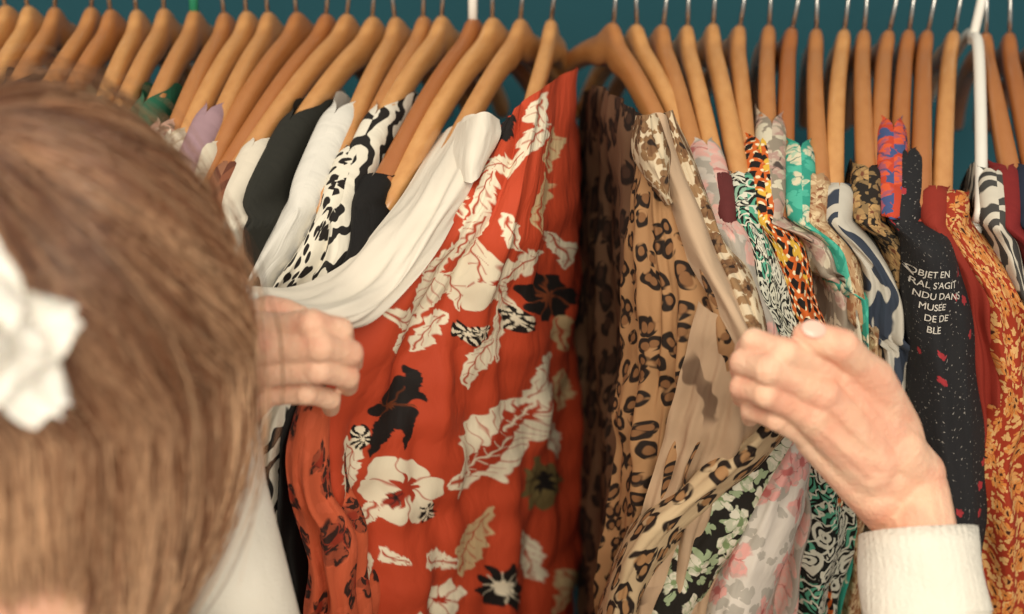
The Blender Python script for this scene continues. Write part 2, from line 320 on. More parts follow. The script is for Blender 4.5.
# ---------------------------------------------------------------- prints
def lin(h): return np.array(hexc(h)[:3])
def red_print(X, Y):
    X0, Y0 = X, Y
    X = X0+3.0*np.sin(Y0*.11+X0*.05)+1.6*np.sin(X0*.31+Y0*.17)+1.2*np.sin(Y0*.43-X0*.2)
    Y = Y0+3.0*np.sin(X0*.09-Y0*.06)+1.6*np.sin(Y0*.29+X0*.13)
    out = np.ones(X.shape+(3,))*lin('#b43c20')
    cr_, bk, ol, tn = lin('#e4d7bb'), lin('#15100f'), lin('#6b5a35'), lin('#c4a67a'); rd = lin('#a8341d')
    def put(mask, c):
        m_ = np.clip(mask, 0, 1)[..., None]; out[:] = out*(1-m_)+c*m_
    def soft(d): return np.clip(d/1.3+.5, 0, 1)
    def leaf(cx, cy, L, Wd, ang, c=cr_, vein=lin('#a93a20')):
        a = math.radians(ang); dx, dy = X-cx, Y-cy; u = (dx*math.cos(a)+dy*math.sin(a))/L; v = (-dx*math.sin(a)+dy*math.cos(a))+Wd*.25*np.sin(u*2.2+cx)
        e = Wd*np.clip(1-u*u, 0, 1)**.8*(1-.25*u)*(1+.10*np.sin(u*17+cx)+.06*np.sin(u*37)); ins = e-np.abs(v)
        put(soft(ins)*(np.abs(u) < 1), c)
        if vein is not None:
            put(soft(1.0-np.abs(v))*(np.abs(u) < .85), vein)
            rib = np.abs(((u*L-np.abs(v)*.9) % 11)-5.5); put(soft(.7-rib)*(ins > 2.5)*(np.abs(u) < .8)*.8, vein)
    def flower(cx, cy, R, n, ph, c=cr_, core=lin('#a02a15'), cs=.25, deep=.35, lines=True):
        dx, dy = X-cx, Y-cy; r = np.hypot(dx, dy); a = np.arctan2(dy, dx)+ph; pc = np.abs(np.cos(a*n/2))
        e = R*((1-deep)+deep*pc**.6)*(1+.1*np.sin(a*2+cx)+.05*np.sin(a*11)); put(soft(e-r), c)
        if lines: put(soft(.9-r*pc*.35)*(r < R*.8)*.8, core)
        put(soft(R*cs*(1+.3*np.sin(7*a))-r), core)
    leaf(540, 118, 28, 10, 105); leaf(525, 150, 30, 9, 125); leaf(556, 150, 26, 8, 80, tn); leaf(500, 165, 26, 10, 140); leaf(485, 195, 24, 9, 130); leaf(463, 200, 18, 8, 95)
    leaf(545, 205, 30, 8, 100, tn); leaf(470, 235, 30, 12, 120); leaf(440, 262, 24, 10, 150); leaf(510, 235, 22, 8, 60)
    leaf(508, 128, 14, 9, 120, bk, None)
    flower(486, 278, 30, 5, .4, cs=.2); leaf(478, 262, 24, 11, 100); leaf(505, 300, 26, 10, 50); leaf(520, 268, 28, 9, 150); leaf(455, 290, 22, 9, 60)
    leaf(425, 300, 34, 15, 118); leaf(402, 315, 22, 12, 20); leaf(432, 332, 26, 10, 135); leaf(395, 345, 18, 8, 100)
    leaf(482, 360, 34, 13, 115); leaf(502, 335, 26, 8, 95)
    def daisy(x, y, r): flower(x, y, r, 8, .2, bk, cr_, .3, .5, False); put(soft(2.2-np.abs(np.hypot(X-x, Y-y)-r*.62))*(np.sin(np.arctan2(Y-y, X-x)*8) > 0), cr_)
    daisy(515, 322, 14); daisy(466, 334, 13); daisy(478, 328, 9)
    flower(546, 297, 25, 7, .9, bk, lin('#7a3a1e'), .3); leaf(562, 332, 16, 8, 70, tn)
    leaf(560, 250, 22, 9, 70); leaf(566, 390, 24, 9, 100, tn)
    flower(398, 405, 25, 6, .3, bk, lin('#5c2a12'), .18, .45); leaf(380, 438, 22, 9, 110, bk, None); leaf(418, 388, 20, 9, 60, bk, None); leaf(404, 430, 22, 7, 80, bk, None)
    flower(403, 490, 36, 6, .15, cr_, rd, .3, .28); flower(392, 497, 9, 5, 0, lin('#8c2413'), bk, .3)
    leaf(505, 440, 72, 27, -52, cr_, rd); leaf(492, 452, 40, 11, -58, rd, cr_); leaf(520, 415, 30, 7, -48, rd, cr_)
    leaf(540, 375, 28, 10, -60); leaf(462, 478, 20, 9, 170)
    leaf(348, 468, 34, 14, 85); leaf(372, 520, 20, 8, 120)
    flower(545, 485, 24, 8, .3, ol, bk, .35, .4); leaf(560, 440, 18, 8, 80)
    leaf(475, 545, 40, 12, 110, tn); flower(500, 585, 24, 9, .1, bk, cr_, .3, .4); leaf(440, 560, 20, 8, 30); flower(448, 600, 20, 6, .4, cr_)
    leaf(535, 560, 30, 12, 70, cr_); leaf(365, 580, 28, 12, 100); leaf(395, 560, 16, 7, 20); flower(410, 640, 30, 6, .4); flower(540, 650, 30, 6, .8); leaf(350, 650, 30, 12, 60)
    leaf(340, 540, 18, 7, 45); daisy(430, 515, 10); daisy(362, 440, 11); leaf(560, 590, 26, 9, 110, tn)
    return out
rm = M('red_floral_viscose', rough=.75); at = rm.nd('ShaderNodeVertexColor'); at.layer_name = 'print'
rm.fin(at.outputs['Color'], crumple=.26); RED = rm.m
# ---------------------------------------------------------------- left rail garments
cloth_net('red_floral_dress', [
 [(497, 122, -.175), (515, 108, -.175), (535, 93, -.155), (557, 78, -.11), (574, 68, -.04), (571, 84, .06)],
 [(436, 222, -.25), (475, 212, -.243), (512, 202, -.238), (548, 196, -.205), (579, 190, -.06), (572, 192, .1)],
 [(352, 335, -.315), (418, 322, -.26), (478, 312, -.232), (532, 306, -.18), (580, 300, -.02), (570, 300, .12)],
 [(322, 425, -.315), (405, 415, -.265), (472, 412, -.22), (530, 410, -.14), (577, 405, 0), (568, 405, .12)],
 [(322, 520, -.305), (400, 515, -.26), (468, 512, -.2), (527, 510, -.11), (573, 508, 0), (565, 508, .12)],
 [(335, 660, -.29), (405, 660, -.25), (465, 660, -.19), (520, 660, -.1), (566, 660, 0), (560, 660, .12)],
 [(345, 800, -.28), (410, 800, -.24), (465, 800, -.18), (515, 800, -.1), (560, 800, 0), (556, 800, .12)],
], RED, nr=620, nc=420, fold=(.0060, 3.6, .5), paint=red_print, seed=3, crum=.0015)
slv = m_floral('red_sleeve_print', '#bb5030', '#2a1712', '#8a2a18', '#c45636', 26, 50, .40)
hung('red_print_shirt', None, [(304, 440, -.335), (308, 500, -.335), (324, 600, -.325)], [42, 46, 44], slv, ST=((335, 372, -.27), (312, 400, -.325)), back=.06, seed=2, fold=.0045)
white = plain('cream_cotton', '#e6dccb'); white2 = plain('white_cotton', '#dedad0')
cloth_net('cream_blouse', [
 [(440, 134, -.12), (462, 120, -.15), (480, 114, -.165), (497, 122, -.175)],
 [(412, 176, -.18), (436, 172, -.21), (462, 170, -.225), (482, 172, -.215)],
 [(380, 222, -.23), (402, 228, -.26), (430, 228, -.27), (452, 222, -.25)],
 [(338, 268, -.265), (362, 282, -.30), (392, 288, -.31), (418, 276, -.29)],
 [(292, 290, -.29), (316, 304, -.335), (342, 318, -.348), (372, 320, -.325)],
 [(236, 288, -.29), (262, 300, -.345), (290, 314, -.352), (330, 330, -.335)],
 [(205, 304, -.28), (230, 315, -.32), (255, 326, -.33), (290, 340, -.31)],
], white, nr=130, nc=80, fold=(.0024, 2.2, 1.2), seed=5, crum=.0012)
cloth_net('cream_blouse_collar', [
 [(455, 128, -.165), (470, 117, -.195), (486, 112, -.20), (499, 120, -.185)],
 [(450, 152, -.19), (466, 150, -.225), (482, 150, -.225), (499, 138, -.20)],
 [(452, 176, -.21), (466, 182, -.242), (476, 180, -.242), (486, 162, -.215)],
], white, nr=30, nc=30, fold=(.0006, 1, 0), seed=6, crum=.0003).parent = bpy.data.objects['cream_blouse']
G = hung
G('black_jacket', 56, [(62, 250), (60, 300)], 20, plain('black_wool', '#15131a'), u0=.09, seed=1)
G('navy_knit_top', 32, [(30, 250), (28, 300)], 26, plain('navy_knit', '#232838'), u0=.13, seed=40)
G('beige_cardigan', 137, [(75, 250), (70, 300)], 34, plain('beige_knit', '#b9ac8c'), u0=.11, seed=2)
G('grey_top', 112, [(50, 250), (45, 300)], 30, plain('grey_knit', '#8f877b'), u0=.14, seed=42)
G('cream_lace_top', 166, [(88, 250), (85, 300)], 30, plain('cream_lace', '#c9bda2'), u0=.15, seed=43)
G('green_blouse', 192, [(112, 250), (108, 300)], 32, plain('green_satin', '#1f5c43'), u0=.105, seed=3)
G('rose_floral_top', 222, [(140, 250), (135, 300)], 34, m_floral('rose_print', '#c59a86', '#e3c9b4', '#9b4a3c', '#7e6a58', 60, 110), u0=.135, seed=4)
G('sheer_cream_top', 246, [(162, 250), (152, 300)], 32, m_stripe('cream_stripe', '#cdbfa8', '#b8a68c', '#dfd3bd', 30, 1.5), u0=.145, seed=5)
G('mauve_blouse', 270, [(176, 250), (165, 300)], 34, plain('mauve_crepe', '#a08088'), u0=.115, seed=6)
G('cream_stripe_shirt', 298, [(192, 245), (180, 290), (180, 330)], 36, plain('ecru_cotton', '#d9cdb6'), u0=.16, seed=7)
G('brown_blouse', 325, [(208, 245), (200, 300)], 30, m_stripe('brown_crinkle', '#7a4630', '#5b3122', '#8a5a40', 30, 1.5), u0=.18, seed=8)
G('cream_blouse_plain', 348, [(238, 245), (225, 300)], 38, plain('ivory_cotton', '#dcd2bf'), u0=.155, seed=44)
G('black_trousers', 372, [(262, 245), (245, 300)], 26, plain('black_twill', '#22221d'), u0=.12, seed=9)
G('white_shirt', 397, [(268, 258), (246, 300), (232, 370), (225, 600)], [54, 60, 50], white2, u0=.11, seed=10)
G('dalmatian_spot_blouse', 420, [(302, 258), (275, 305), (258, 370), (240, 450), (235, 600)], [46, 52, 44], m_spots('dalmatian_print', '#ddd6c4', '#191412', 112, .36), u0=.16, seed=11, Yl=-.245)
G('palm_print_shirt', 443, [(335, 256), (312, 300), (290, 360), (268, 450), (260, 600)], [44, 50, 40], m_zebra('palm_print', '#dad3c2', '#191615', 14, 12, .58, .9), u0=.11, seed=12, Yl=-.25)
G('black_blouse', 470, [(358, 252), (338, 285), (310, 340), (290, 450), (285, 600)], [32, 44, 40], plain('black_crepe', '#0f0d0d'), u0=.19, seed=13, Yl=-.255)
# ---------------------------------------------------------------- right rail garments
darkfl = m_leopard('dark_brown_print', '#6c4e38', '#2f1d14', '#1b120d', 50, .6, '#412d22')
cloth_net('dark_floral_dress', [
 [(588, 92, .08), (594, 86, 0), (603, 88, -.06), (615, 96, -.12), (632, 108, -.17), (648, 120, -.19)],
 [(574, 200, .1), (584, 200, .02), (600, 200, -.06), (616, 205, -.12), (632, 210, -.18), (655, 215, -.22)],
 [(572, 350, .1), (581, 350, .02), (599, 350, -.07), (620, 350, -.14), (642, 350, -.2), (665, 350, -.23)],
 [(574, 500, .1), (582, 500, .02), (598, 500, -.07), (612, 500, -.14), (630, 500, -.2), (655, 500, -.23)],
 [(580, 660, .1), (588, 660, .02), (600, 660, -.07), (612, 660, -.14), (626, 660, -.2), (650, 660, -.22)],
 [(584, 800, .1), (592, 800, .02), (600, 800, -.07), (612, 800, -.14), (626, 800, -.2), (650, 800, -.22)],
], darkfl, nr=200, nc=120, fold=(.0075, 4, .2), seed=8)
leo = m_leopard('leopard_print', '#a1764e', '#6e4527', '#1a100a', 92)
cloth_net('leopard_blouse', [
 [(640, 122, -.19), (650, 118, -.2), (660, 118, -.205), (672, 126, -.2)],
 [(628, 220, -.2), (648, 220, -.235), (670, 222, -.245), (700, 232, -.26)],
 [(622, 320, -.205), (652, 325, -.25), (686, 330, -.27), (735, 332, -.305)],
 [(616, 400, -.205), (645, 410, -.25), (678, 415, -.265), (728, 380, -.29)],
 [(612, 490, -.21), (638, 500, -.25), (660, 500, -.265), (690, 480, -.28)],
 [(604, 580, -.21), (632, 580, -.25), (655, 580, -.26), (690, 570, -.26)],
 [(600, 680, -.21), (630, 680, -.25), (655, 680, -.26), (690, 680, -.26)],
 [(600, 800, -.21), (630, 800, -.25), (655, 800, -.26), (690, 800, -.26)],
], leo, nr=200, nc=100, fold=(.0050, 2.8, -.8), seed=9, crum=.0015)
m = M('sheer_tan_print'); v = m.warp(m.uv, 30, .05); a_ = m.step(m.wave(m.mapn(v, 1, 1, .5), 6, 8, 1.2), .84, .05); b_ = m.step(m.noise(m.uv, 18, 1), .50, .04)
sheer = m.fin(m.mix(m.mul(m.mul(a_, b_), .8), m.mix(m.noise(m.uv, 12), '#c0a386', '#967657'), '#4a3325'), crumple=.26)
cloth_net('sheer_tan_blouse', [
 [(700, 300, -.285), (722, 318, -.295), (748, 335, -.305), (760, 345, -.30)],
 [(685, 370, -.275), (712, 380, -.29), (742, 395, -.30), (770, 410, -.28)],
 [(665, 430, -.27), (698, 440, -.285), (735, 448, -.29), (768, 452, -.27)],
 [(645, 500, -.268), (675, 505, -.275), (705, 505, -.28), (740, 500, -.26)],
 [(620, 620, -.262), (655, 620, -.27), (685, 620, -.27), (720, 620, -.25)],
 [(620, 760, -.262), (655, 760, -.27), (685, 760, -.27), (720, 760, -.25)],
], sheer, nr=120, nc=80, fold=(.0028, 3, .9), seed=10, crum=.0014)
lapm = plain('tan_silk', '#c0a284')
cloth_net('tan_printed_blouse', [
 [(642, 122, -.2), (653, 113, -.215), (665, 114, -.215), (675, 126, -.2)],
 [(646, 160, -.21), (660, 158, -.232), (674, 160, -.232), (686, 168, -.215)],
 [(660, 200, -.225), (676, 200, -.25), (692, 204, -.25), (706, 212, -.23)],
 [(680, 250, -.25), (698, 252, -.275), (714, 256, -.275), (728, 262, -.255)],
 [(706, 295, -.28), (722, 298, -.3), (738, 302, -.3), (750, 306, -.28)],
 [(732, 335, -.305), (744, 336, -.318), (756, 338, -.315), (766, 340, -.30)],
 [(745, 360, -.31), (756, 362, -.32), (768, 364, -.315), (778, 366, -.30)],
], lapm, nr=100, nc=40, fold=(.0010, 1.2, .5), seed=12, crum=.0006)
edge = m_floral('brown_floral_trim', '#cbb899', '#6b4a30', '#241812', '#8b6a48', 45, 80, .5)
def ribbon(name, pts, w, mat, seed=0, fold=(.0016, 2, .4), bulge=.02, parent=None, nr=110, nc=36):
    P = [Vector((p[0], p[1])) for p in pts]; rows = []
    w = w if isinstance(w, (list, tuple)) else [w]*len(pts)
    for i, p in enumerate(pts):
        d = (P[min(i+1, len(P)-1)]-P[max(i-1, 0)]).normalized(); n = Vector((d.y, -d.x))
        if n.x < 0: n = -n
        rows.append([(p[0]+n.x*w[i]*k, p[1]+n.y*w[i]*k, p[2]-bulge*(1-(2*k)**2)+(.03 if abs(k) > .55 else 0)) for k in (-.6, -.45, -.2, 0, .2, .45, .6)])
    o = cloth_net(name, rows, mat, nr=nr, nc=nc, fold=fold, seed=seed)
    if parent: o.parent = bpy.data.objects[parent]
    return o
ribbon('printed_front_edge', [(666, 112, -.205), (684, 165, -.215), (706, 225, -.24), (728, 275, -.27), (750, 322, -.30), (758, 348, -.31)], [12, 16, 28, 34, 24, 12], edge, 3, bulge=.008, parent='tan_printed_blouse')
ribbon('rolled_collar', [(648, 114, -.215), (652, 145, -.235), (661, 178, -.245), (670, 204, -.255)], [20, 30, 26, 10], edge, 13, bulge=.012, parent='tan_printed_blouse')
ribbon('leopard_scarf', [(775, 425, -.27), (745, 455, -.275), (700, 492, -.28), (655, 535, -.28), (625, 590, -.275), (610, 680, -.27)], [30, 36, 38, 40, 38, 36], m_leopard('cream_leopard_print', '#c9b18b', '#a0744a', '#1c120d', 62, .8), 4)
ribbon('black_floral_blouse', [(795, 420, -.25), (765, 460, -.26), (728, 515, -.262), (690, 570, -.262), (665, 640, -.26), (655, 760, -.26)], [46, 52, 56, 56, 54, 50], m_floral('black_green_floral', '#16130f', '#d2ccb8', '#6f8458', '#8c9c78', 44, 80, .5), 5, bulge=.015)
ribbon('pink_floral_sleeve', [(800, 440, -.25), (785, 480, -.262), (765, 530, -.265), (742, 590, -.265), (728, 660, -.265), (722, 760, -.265)], [30, 44, 54, 58, 56, 50], m_floral('pink_white_floral', '#cfc6bb', '#dc9c94', '#b5605c', '#aaa398', 26, 60, .45), 15, bulge=.016)
G('maroon_strap_top', 690, [(752, 245), (765, 300), (780, 360)], 24, plain('maroon_jersey', '#5a2424'), u0=.175, seed=45, Yl=-.225)
G('pink_grey_floral_top', 665, [(735, 240), (750, 290), (768, 345), (795, 440), (800, 520), (790, 620)], [54, 60, 46, 40, 40], m_floral('pink_grey_print', '#a39b90', '#d7a297', '#a85c58', '#c2b7ab', 24, 44, .52), u0=.14, seed=21, Yl=-.245)
G('green_graphic_shirt', 715, [(768, 265), (785, 330), (832, 430), (836, 530), (812, 630)], [36, 48, 72, 92, 86], m_graphic('green_graphic_print', '#cfcebc', '#131513', '#4f9c80', 52), u0=.175, seed=22, Yl=-.24)
G('orange_black_wax_print_top', 740, [(788, 250), (804, 295), (822, 350), (840, 450)], [48, 52, 38, 30], m_ankara('wax_print'), u0=.135, seed=23, Yl=-.232)
G('grey_abstract_blouse', 766, [(818, 245), (834, 290), (848, 350)], [38, 42, 32], m_floral('grey_abstract_print', '#867b6c', '#a8877c', '#463c38', '#c9c0a8', 30, 60, .5), u0=.11, seed=24, Yl=-.225)
G('teal_trim_blouse', 790, [(838, 250), (848, 300), (858, 370)], [30, 30, 24], m_floral('teal_trim_print', '#2a8c78', '#d0c7a8', '#275f5a', '#43a890', 40, 70, .4), u0=.14, seed=25, Yl=-.225)
G('tan_paisley_shirt', 815, [(852, 265), (866, 330), (874, 400)], [36, 38, 34], m_floral('paisley_print', '#a88561', '#cdb48c', '#7a4a30', '#8c5c3c', 60, 110, .45, 6), u0=.175, seed=26, Yl=-.225)
G('blue_stripe_shirt', 841, [(880, 275), (894, 340), (904, 420)], [36, 42, 34], m_zebra('blue_grey_brush_print', '#b9b3a6', '#2c3442', 11, 10, .6, .3), u0=.185, seed=27, Yl=-.225)
G('dark_ditsy_floral_top', 864, [(898, 250), (912, 300), (925, 380)], [36, 36, 34], m_floral('ditsy_print', '#1e1915', '#b08a58', '#6b3c28', '#7b6240', 60, 110, .46), u0=.165, seed=28, Yl=-.22)
G('red_blue_print_scarf', 886, [(906, 245), (912, 290)], [40, 38, 30], m_floral('red_blue_print', '#b53a24', '#d0502c', '#27304f', '#3a4a78', 34, 60, .55), u0=.11, seed=29, Yl=-.215)
btm = M('black_jersey_print'); fl, r_, k_, c_ = btm.flower(btm.warp(btm.uv, 60, .01), 55, 5, .2, 1.); gate = btm.step(btm.noise(btm.uv, 16, 0), .60, .02)
spk = btm.step(btm.noise(btm.uv, 420, 2), .68, .02); cc_ = btm.mix(btm.mul(spk, .35), '#19191c', '#c9c2b8'); cc_ = btm.mix(btm.mul(fl, gate), cc_, '#9c2a30')
tee = G('black_text_tshirt', 905, [(930, 250), (940, 310), (952, 400), (962, 480), (955, 600)], [58, 70, 74, 68, 60], btm.fin(cc_), u0=.145, seed=30, Yl=-.25, fold=.0018)
G('dark_red_blouse', 926, [(976, 290), (984, 340), (988, 420), (975, 500), (962, 600)], [36, 44, 44], plain('dark_red_crepe', '#86261a'), u0=.185, seed=31, Yl=-.23)
G('orange_red_print_dress', 950, [(1000, 290), (1012, 340), (1018, 400), (1010, 500), (1005, 614)], [44, 62, 78, 80], m_floral('orange_red_print', '#8f2a14', '#c47434', '#3c1a10', '#cc9c60', 75, 140, .42, 8), u0=.19, seed=32, Yl=-.235)
G('zebra_top', 969, [(1012, 250), (1026, 300), (1040, 380)], [38, 42, 40], m_zebra('grey_zebra_print', '#c5beae', '#3b3a38', 20, 8, .5, .2), u0=.165, seed=33, Yl=-.22)
G('crimson_dress', 985, [(1045, 270), (1060, 400), (1060, 600)], 46, plain('crimson_crepe', '#761c1c'), u0=.16, seed=35, Yl=-.22)
G('navy_blouse', 1008, [(1075, 270), (1090, 400), (1090, 600)], 46, plain('navy_crepe', '#1b2233'), u0=.16, seed=36, Yl=-.22)
tm = tee.data; bv = BVHTree.FromPolygons([v.co for v in tm.vertices], [tuple(p.vertices) for p in tm.polygons])
ink = M('white_ink'); ink.put(ink.b.inputs['Base Color'], ink.mix(ink.noise(ink.obj, 200), '#bdb7ac', '#dcd6cc'))
for i, t_ in enumerate(["OBJET EN", "RAL S'AGIT", "NDU DANS", " MUSEE", "  DE DE", "  BLE"]):
    cu = bpy.data.curves.new('txt', 'FONT'); cu.body = t_; cu.size = .0062; cu.align_x = 'LEFT'; o = bpy.data.objects.new('txt', cu); COL.objects.link(o)
    dg = bpy.context.evaluated_depsgraph_get(); dg.update(); me = bpy.data.meshes.new_from_object(o.evaluated_get(dg)); bpy.data.objects.remove(o)
    org = W(921+i*2.0, 286+i*11.5, -.27)
    for v in me.vertices:
        x, z = org[0]+v.co.x*.9, org[2]+v.co.y; h = bv.ray_cast(Vector((x, -.6, z)), Vector((0, 1, 0)))
        v.co = Vector((x, (h[0].y if h[0] else -.25)-.0008, z))
    me.materials.append(ink.m); o = bpy.data.objects.new('lettering_%d' % (i+1), me); link(o, tee)
# ---------------------------------------------------------------- woman
woman = empty('woman')
sk = M('skin', rough=.52, spec=.32); n = sk.noise(sk.obj, 30, 4); cskin = sk.mix(n, '#e2a383', '#f6cfb0'); cskin = sk.mix(sk.mul(sk.step(sk.noise(sk.obj, 55, 2), .54, .12), .45), cskin, '#dc8a72')
sk.put(sk.b.inputs['Base Color'], cskin); sk.b.inputs['Subsurface Weight'].default_value = .15; sk.b.inputs['Subsurface Radius'].default_value = (.014, .005, .003); sk.b.inputs['Subsurface Scale'].default_value = .4
bb = sk.nd('ShaderNodeBump'); bb.inputs['Strength'].default_value = .55; bb.inputs['Distance'].default_value = .0014
cell = sk.nd('ShaderNodeTexVoronoi'); cell.feature = 'DISTANCE_TO_EDGE'; cell.inputs['Scale'].default_value = 420; sk.put(cell.inputs['Vector'], sk.warp(sk.obj, 80, .01))
sk.put(bb.inputs['Height'], sk.math('ADD', sk.math('ADD', sk.mul(sk.noise(sk.obj, 350, 3), .5), sk.mul(sk.noise(sk.vm('MULTIPLY', sk.obj, (300, 80, 300)), 1, 3), 1.1)), sk.mul(cell.outputs['Distance'], .8))); sk.put(sk.b.inputs['Normal'], bb.outputs[0]); SKIN = sk.m
nl = M('nail', rough=.25, spec=.5); nl.put(nl.b.inputs['Base Color'], nl.mix(nl.noise(nl.obj, 50), '#e3a896', '#f0c4b2')); NAIL = nl.m
def hand(name, wrist, elbow, fingers, thumb, palm_extra, nail_pts):
    P = []
    w = V(*wrist); e = V(*elbow)
    mcp = [V(*f[0]) for f in fingers]
    ax = (mcp[0]-mcp[3]).normalized()
    for s_ in (-1, 0, 1):
        P += limb([e+ax*s_*.010, (w*.55+e*.45)+ax*s_*.0115, w+ax*s_*.0115, w.lerp(mcp[1], .25)+ax*s_*.014], [.0200, .0185, .0165, .0160])
    for i, f in enumerate(fingers):
        j = [V(*q) for q in f]
        base = w+ax*(.016-.0105*i)
        P += limb([base, base.lerp(j[0], .5), j[0]], [.0150, .0132, .0104])
        s_ = [1, 1.03, .97, .84][i]
        P += limb([j[0], j[0].lerp(j[1], .5), j[1]], [.0100*s_, .0079*s_, .0083*s_])
        P += limb([j[1], j[1].lerp(j[2], .5), j[2]], [.0083*s_, .0070*s_, .0072*s_])
        P += limb([j[2], j[3]], [.0072*s_, .0060*s_])
        P.append(ball(j[0]+Vector((0, -.0022, .001)), .0094*s_)); P.append(ball(j[1]+Vector((0, -.0010, .0)), .0082*s_))
        tb = base+Vector((0, -.0105, .002)); P += limb([tb, tb.lerp(j[0]+Vector((0, -.0085, 0)), .6)+Vector((0, -.002, 0)), j[0]+Vector((0, -.0085, 0))], [.003, .0030, .0026])
    for i in range(3):
        a, b = mcp[i], mcp[i+1]; P += limb([w.lerp(a, .4), a.lerp(b, .5)+(w-a.lerp(b, .5))*.10], [.0155, .0096])
    t = [V(*q) for q in thumb]
    P += limb([w.lerp(t[0], .5), t[0], t[1]], [.0165, .0160, .0116]); P += limb([t[1], t[1].lerp(t[2], .5), t[2]], [.0116, .0090, .0095])
    P += limb([t[2], t[2].lerp(t[3], .6), t[3]], [.0095, .0086, .0062]); P += limb([t[0], mcp[0]+(w-mcp[0])*.25], [.014, .0110])
    for q in palm_extra: P.append(ball(V(*q[0]), q[1]))
    o = sculpt(name, P, .0010, SKIN, 6, woman)
    for k, (c0, d0, r) in enumerate(nail_pts):
        c0 = V(*c0); d = (V(*d0)-c0).normalized(); nn = Vector((0, -1, .75)).normalized(); nn = (nn-d*nn.dot(d)).normalized(); s2 = d.cross(nn)
        R = Matrix((s2, d, nn)).transposed(); v, f = ball(c0+nn*r, (.0050, .0066, .0011), R); mesh_obj(name+'_nail_%d' % (k+1), v, f, NAIL, parent=woman)
    return o
hand('right_hand', (908, 498, -.365), (921, 590, -.395),
     [[(840, 374, -.380), (784, 352, -.400), (754, 341, -.388), (745, 350, -.362)],
      [(822, 394, -.392), (768, 369, -.405), (743, 362, -.388), (741, 372, -.362)],
      [(812, 416, -.392), (766, 393, -.402), (742, 387, -.386), (742, 397, -.362)],
      [(813, 439, -.378), (776, 418, -.390), (751, 410, -.376), (750, 418, -.355)]],
     [(893, 430, -.362), (873, 378, -.378), (842, 346, -.394), (804, 334, -.394)],
     [((868, 430, -.365), .020), ((858, 445, -.362), .018)], [((810, 333, -.394), (791, 330, -.394), .0070)])
hand('left_hand', (218, 400, -.365), (208, 490, -.392),
     [[(262, 330, -.385), (312, 324, -.404), (340, 330, -.392), (344, 341, -.362)],
      [(256, 350, -.395), (320, 346, -.408), (350, 353, -.392), (352, 363, -.362)],
      [(255, 372, -.393), (318, 369, -.405), (347, 376, -.388), (348, 386, -.360)],
      [(260, 393, -.382), (306, 392, -.392), (330, 399, -.376), (331, 408, -.352)]],
     [(222, 350, -.36), (238, 322, -.362), (268, 312, -.362), (300, 316, -.366)],
     [((236, 375, -.368), .02), ((246, 385, -.366), .018)], [])
sw = M('cream_sweater_knit', rough=.9); sw.put(sw.b.inputs['Base Color'], sw.mix(sw.noise(sw.obj, 30), '#ddd6c6', '#ece6da'))
bb = sw.nd('ShaderNodeBump'); bb.inputs['Strength'].default_value = .5; bb.inputs['Distance'].default_value = .0015
sw.put(bb.inputs['Height'], sw.math('ADD', sw.noise(sw.obj, 500, 2), sw.mul(sw.noise(sw.obj, 40, 2), 2.))); sw.put(sw.b.inputs['Normal'], bb.outputs[0]); SW = sw.m
HC = Vector(W(34, 338, -.485))
sh_z = HC.z-.205; nx = HC.x
shL, shR = Vector((nx-.165, -.56, sh_z)), Vector((nx+.165, -.53, sh_z))
rw, lw = V(922, 575, -.385), V(200, 470, -.385)
reb, leb = Vector((rw.x+.018, -.50, rw.z-.19)), Vector((lw.x+.045, -.47, lw.z-.20))
P = []
P += limb([shR, shR.lerp(reb, .5)+Vector((0, 0, -.01)), reb], [.055, .05, .045]); P += limb([reb, reb.lerp(rw, .5), rw], [.045, .041, .0335])
P += limb([shL, shL.lerp(leb, .5), leb], [.055, .05, .045]); P += limb([leb, leb.lerp(lw, .5), lw], [.045, .044, .0345])
for s_ in (-1, 0, 1):
    P += limb([(nx+s_*.10, -.55, sh_z-.01), (nx+s_*.085, -.55, 1.08), (nx+s_*.065, -.55, .98), (nx+s_*.085, -.55, .82)], [.07, .095, .085, .10])
P += limb([shL, (nx, -.555, sh_z+.03), shR], [.052, .062, .052])
sculpt('sweater', P, .005, SW, 6, woman)
def cuff(name, p, q, r, L=.05):
    p, q = Vector(p), Vector(q); d = (p-q).normalized(); a = d.orthogonal().normalized(); b = d.cross(a); vs = []; nr, ns = 18, 96
    for i in range(nr):
        t = i/(nr-1); rr = r*(1.0-.05*t)
        if i >= nr-4: rr = r*(.94-.07*(i-nr+4)); t = 1-.01*(i-nr+4)
        for k in range(ns):
            an = 2*math.pi*k/ns; r2 = rr+.0006*math.cos(an*40)+.0012*math.sin(an*3+t*4); vs.append(p+d*(t*L-.022)+(a*math.cos(an)+b*math.sin(an))*r2)
    mesh_obj(name, vs, gridf(nr, ns, True), SW, parent=woman)
cuff('right_cuff', rw, reb, .0345, .047); cuff('left_cuff', lw, leb, .0355, .05)
ry = Matrix.Rotation(math.radians(14), 3, 'Z')
def hp(x, y, z): return HC+ry @ Vector((x, y, z))
P = [ball(hp(0, 0, .015), (.074, .092, .088)), ball(hp(0, .035, -.045), (.058, .058, .068)), ball(hp(0, .062, -.088), (.026, .026, .02)),
     ball(hp(0, .098, -.032), (.011, .018, .014)), ball(hp(0, .09, -.008), (.008, .012, .025)), ball(hp(0, .083, -.064), (.02, .012, .008)),
     ball(hp(.078, -.005, -.02), (.008, .018, .03)), ball(hp(-.078, -.005, -.02), (.008, .018, .03)),
     ball(hp(.035, .062, -.035), (.022, .022, .022)), ball(hp(-.035, .062, -.035), (.022, .022, .022)), ball(hp(0, .078, .022), (.045, .014, .012))]
P += limb([hp(0, -.025, -.05), (nx, -.545, HC.z-.14), (nx, -.55, sh_z+.01)], [.055, .052, .062])
sculpt('head', P, .003, SKIN, 3, woman)
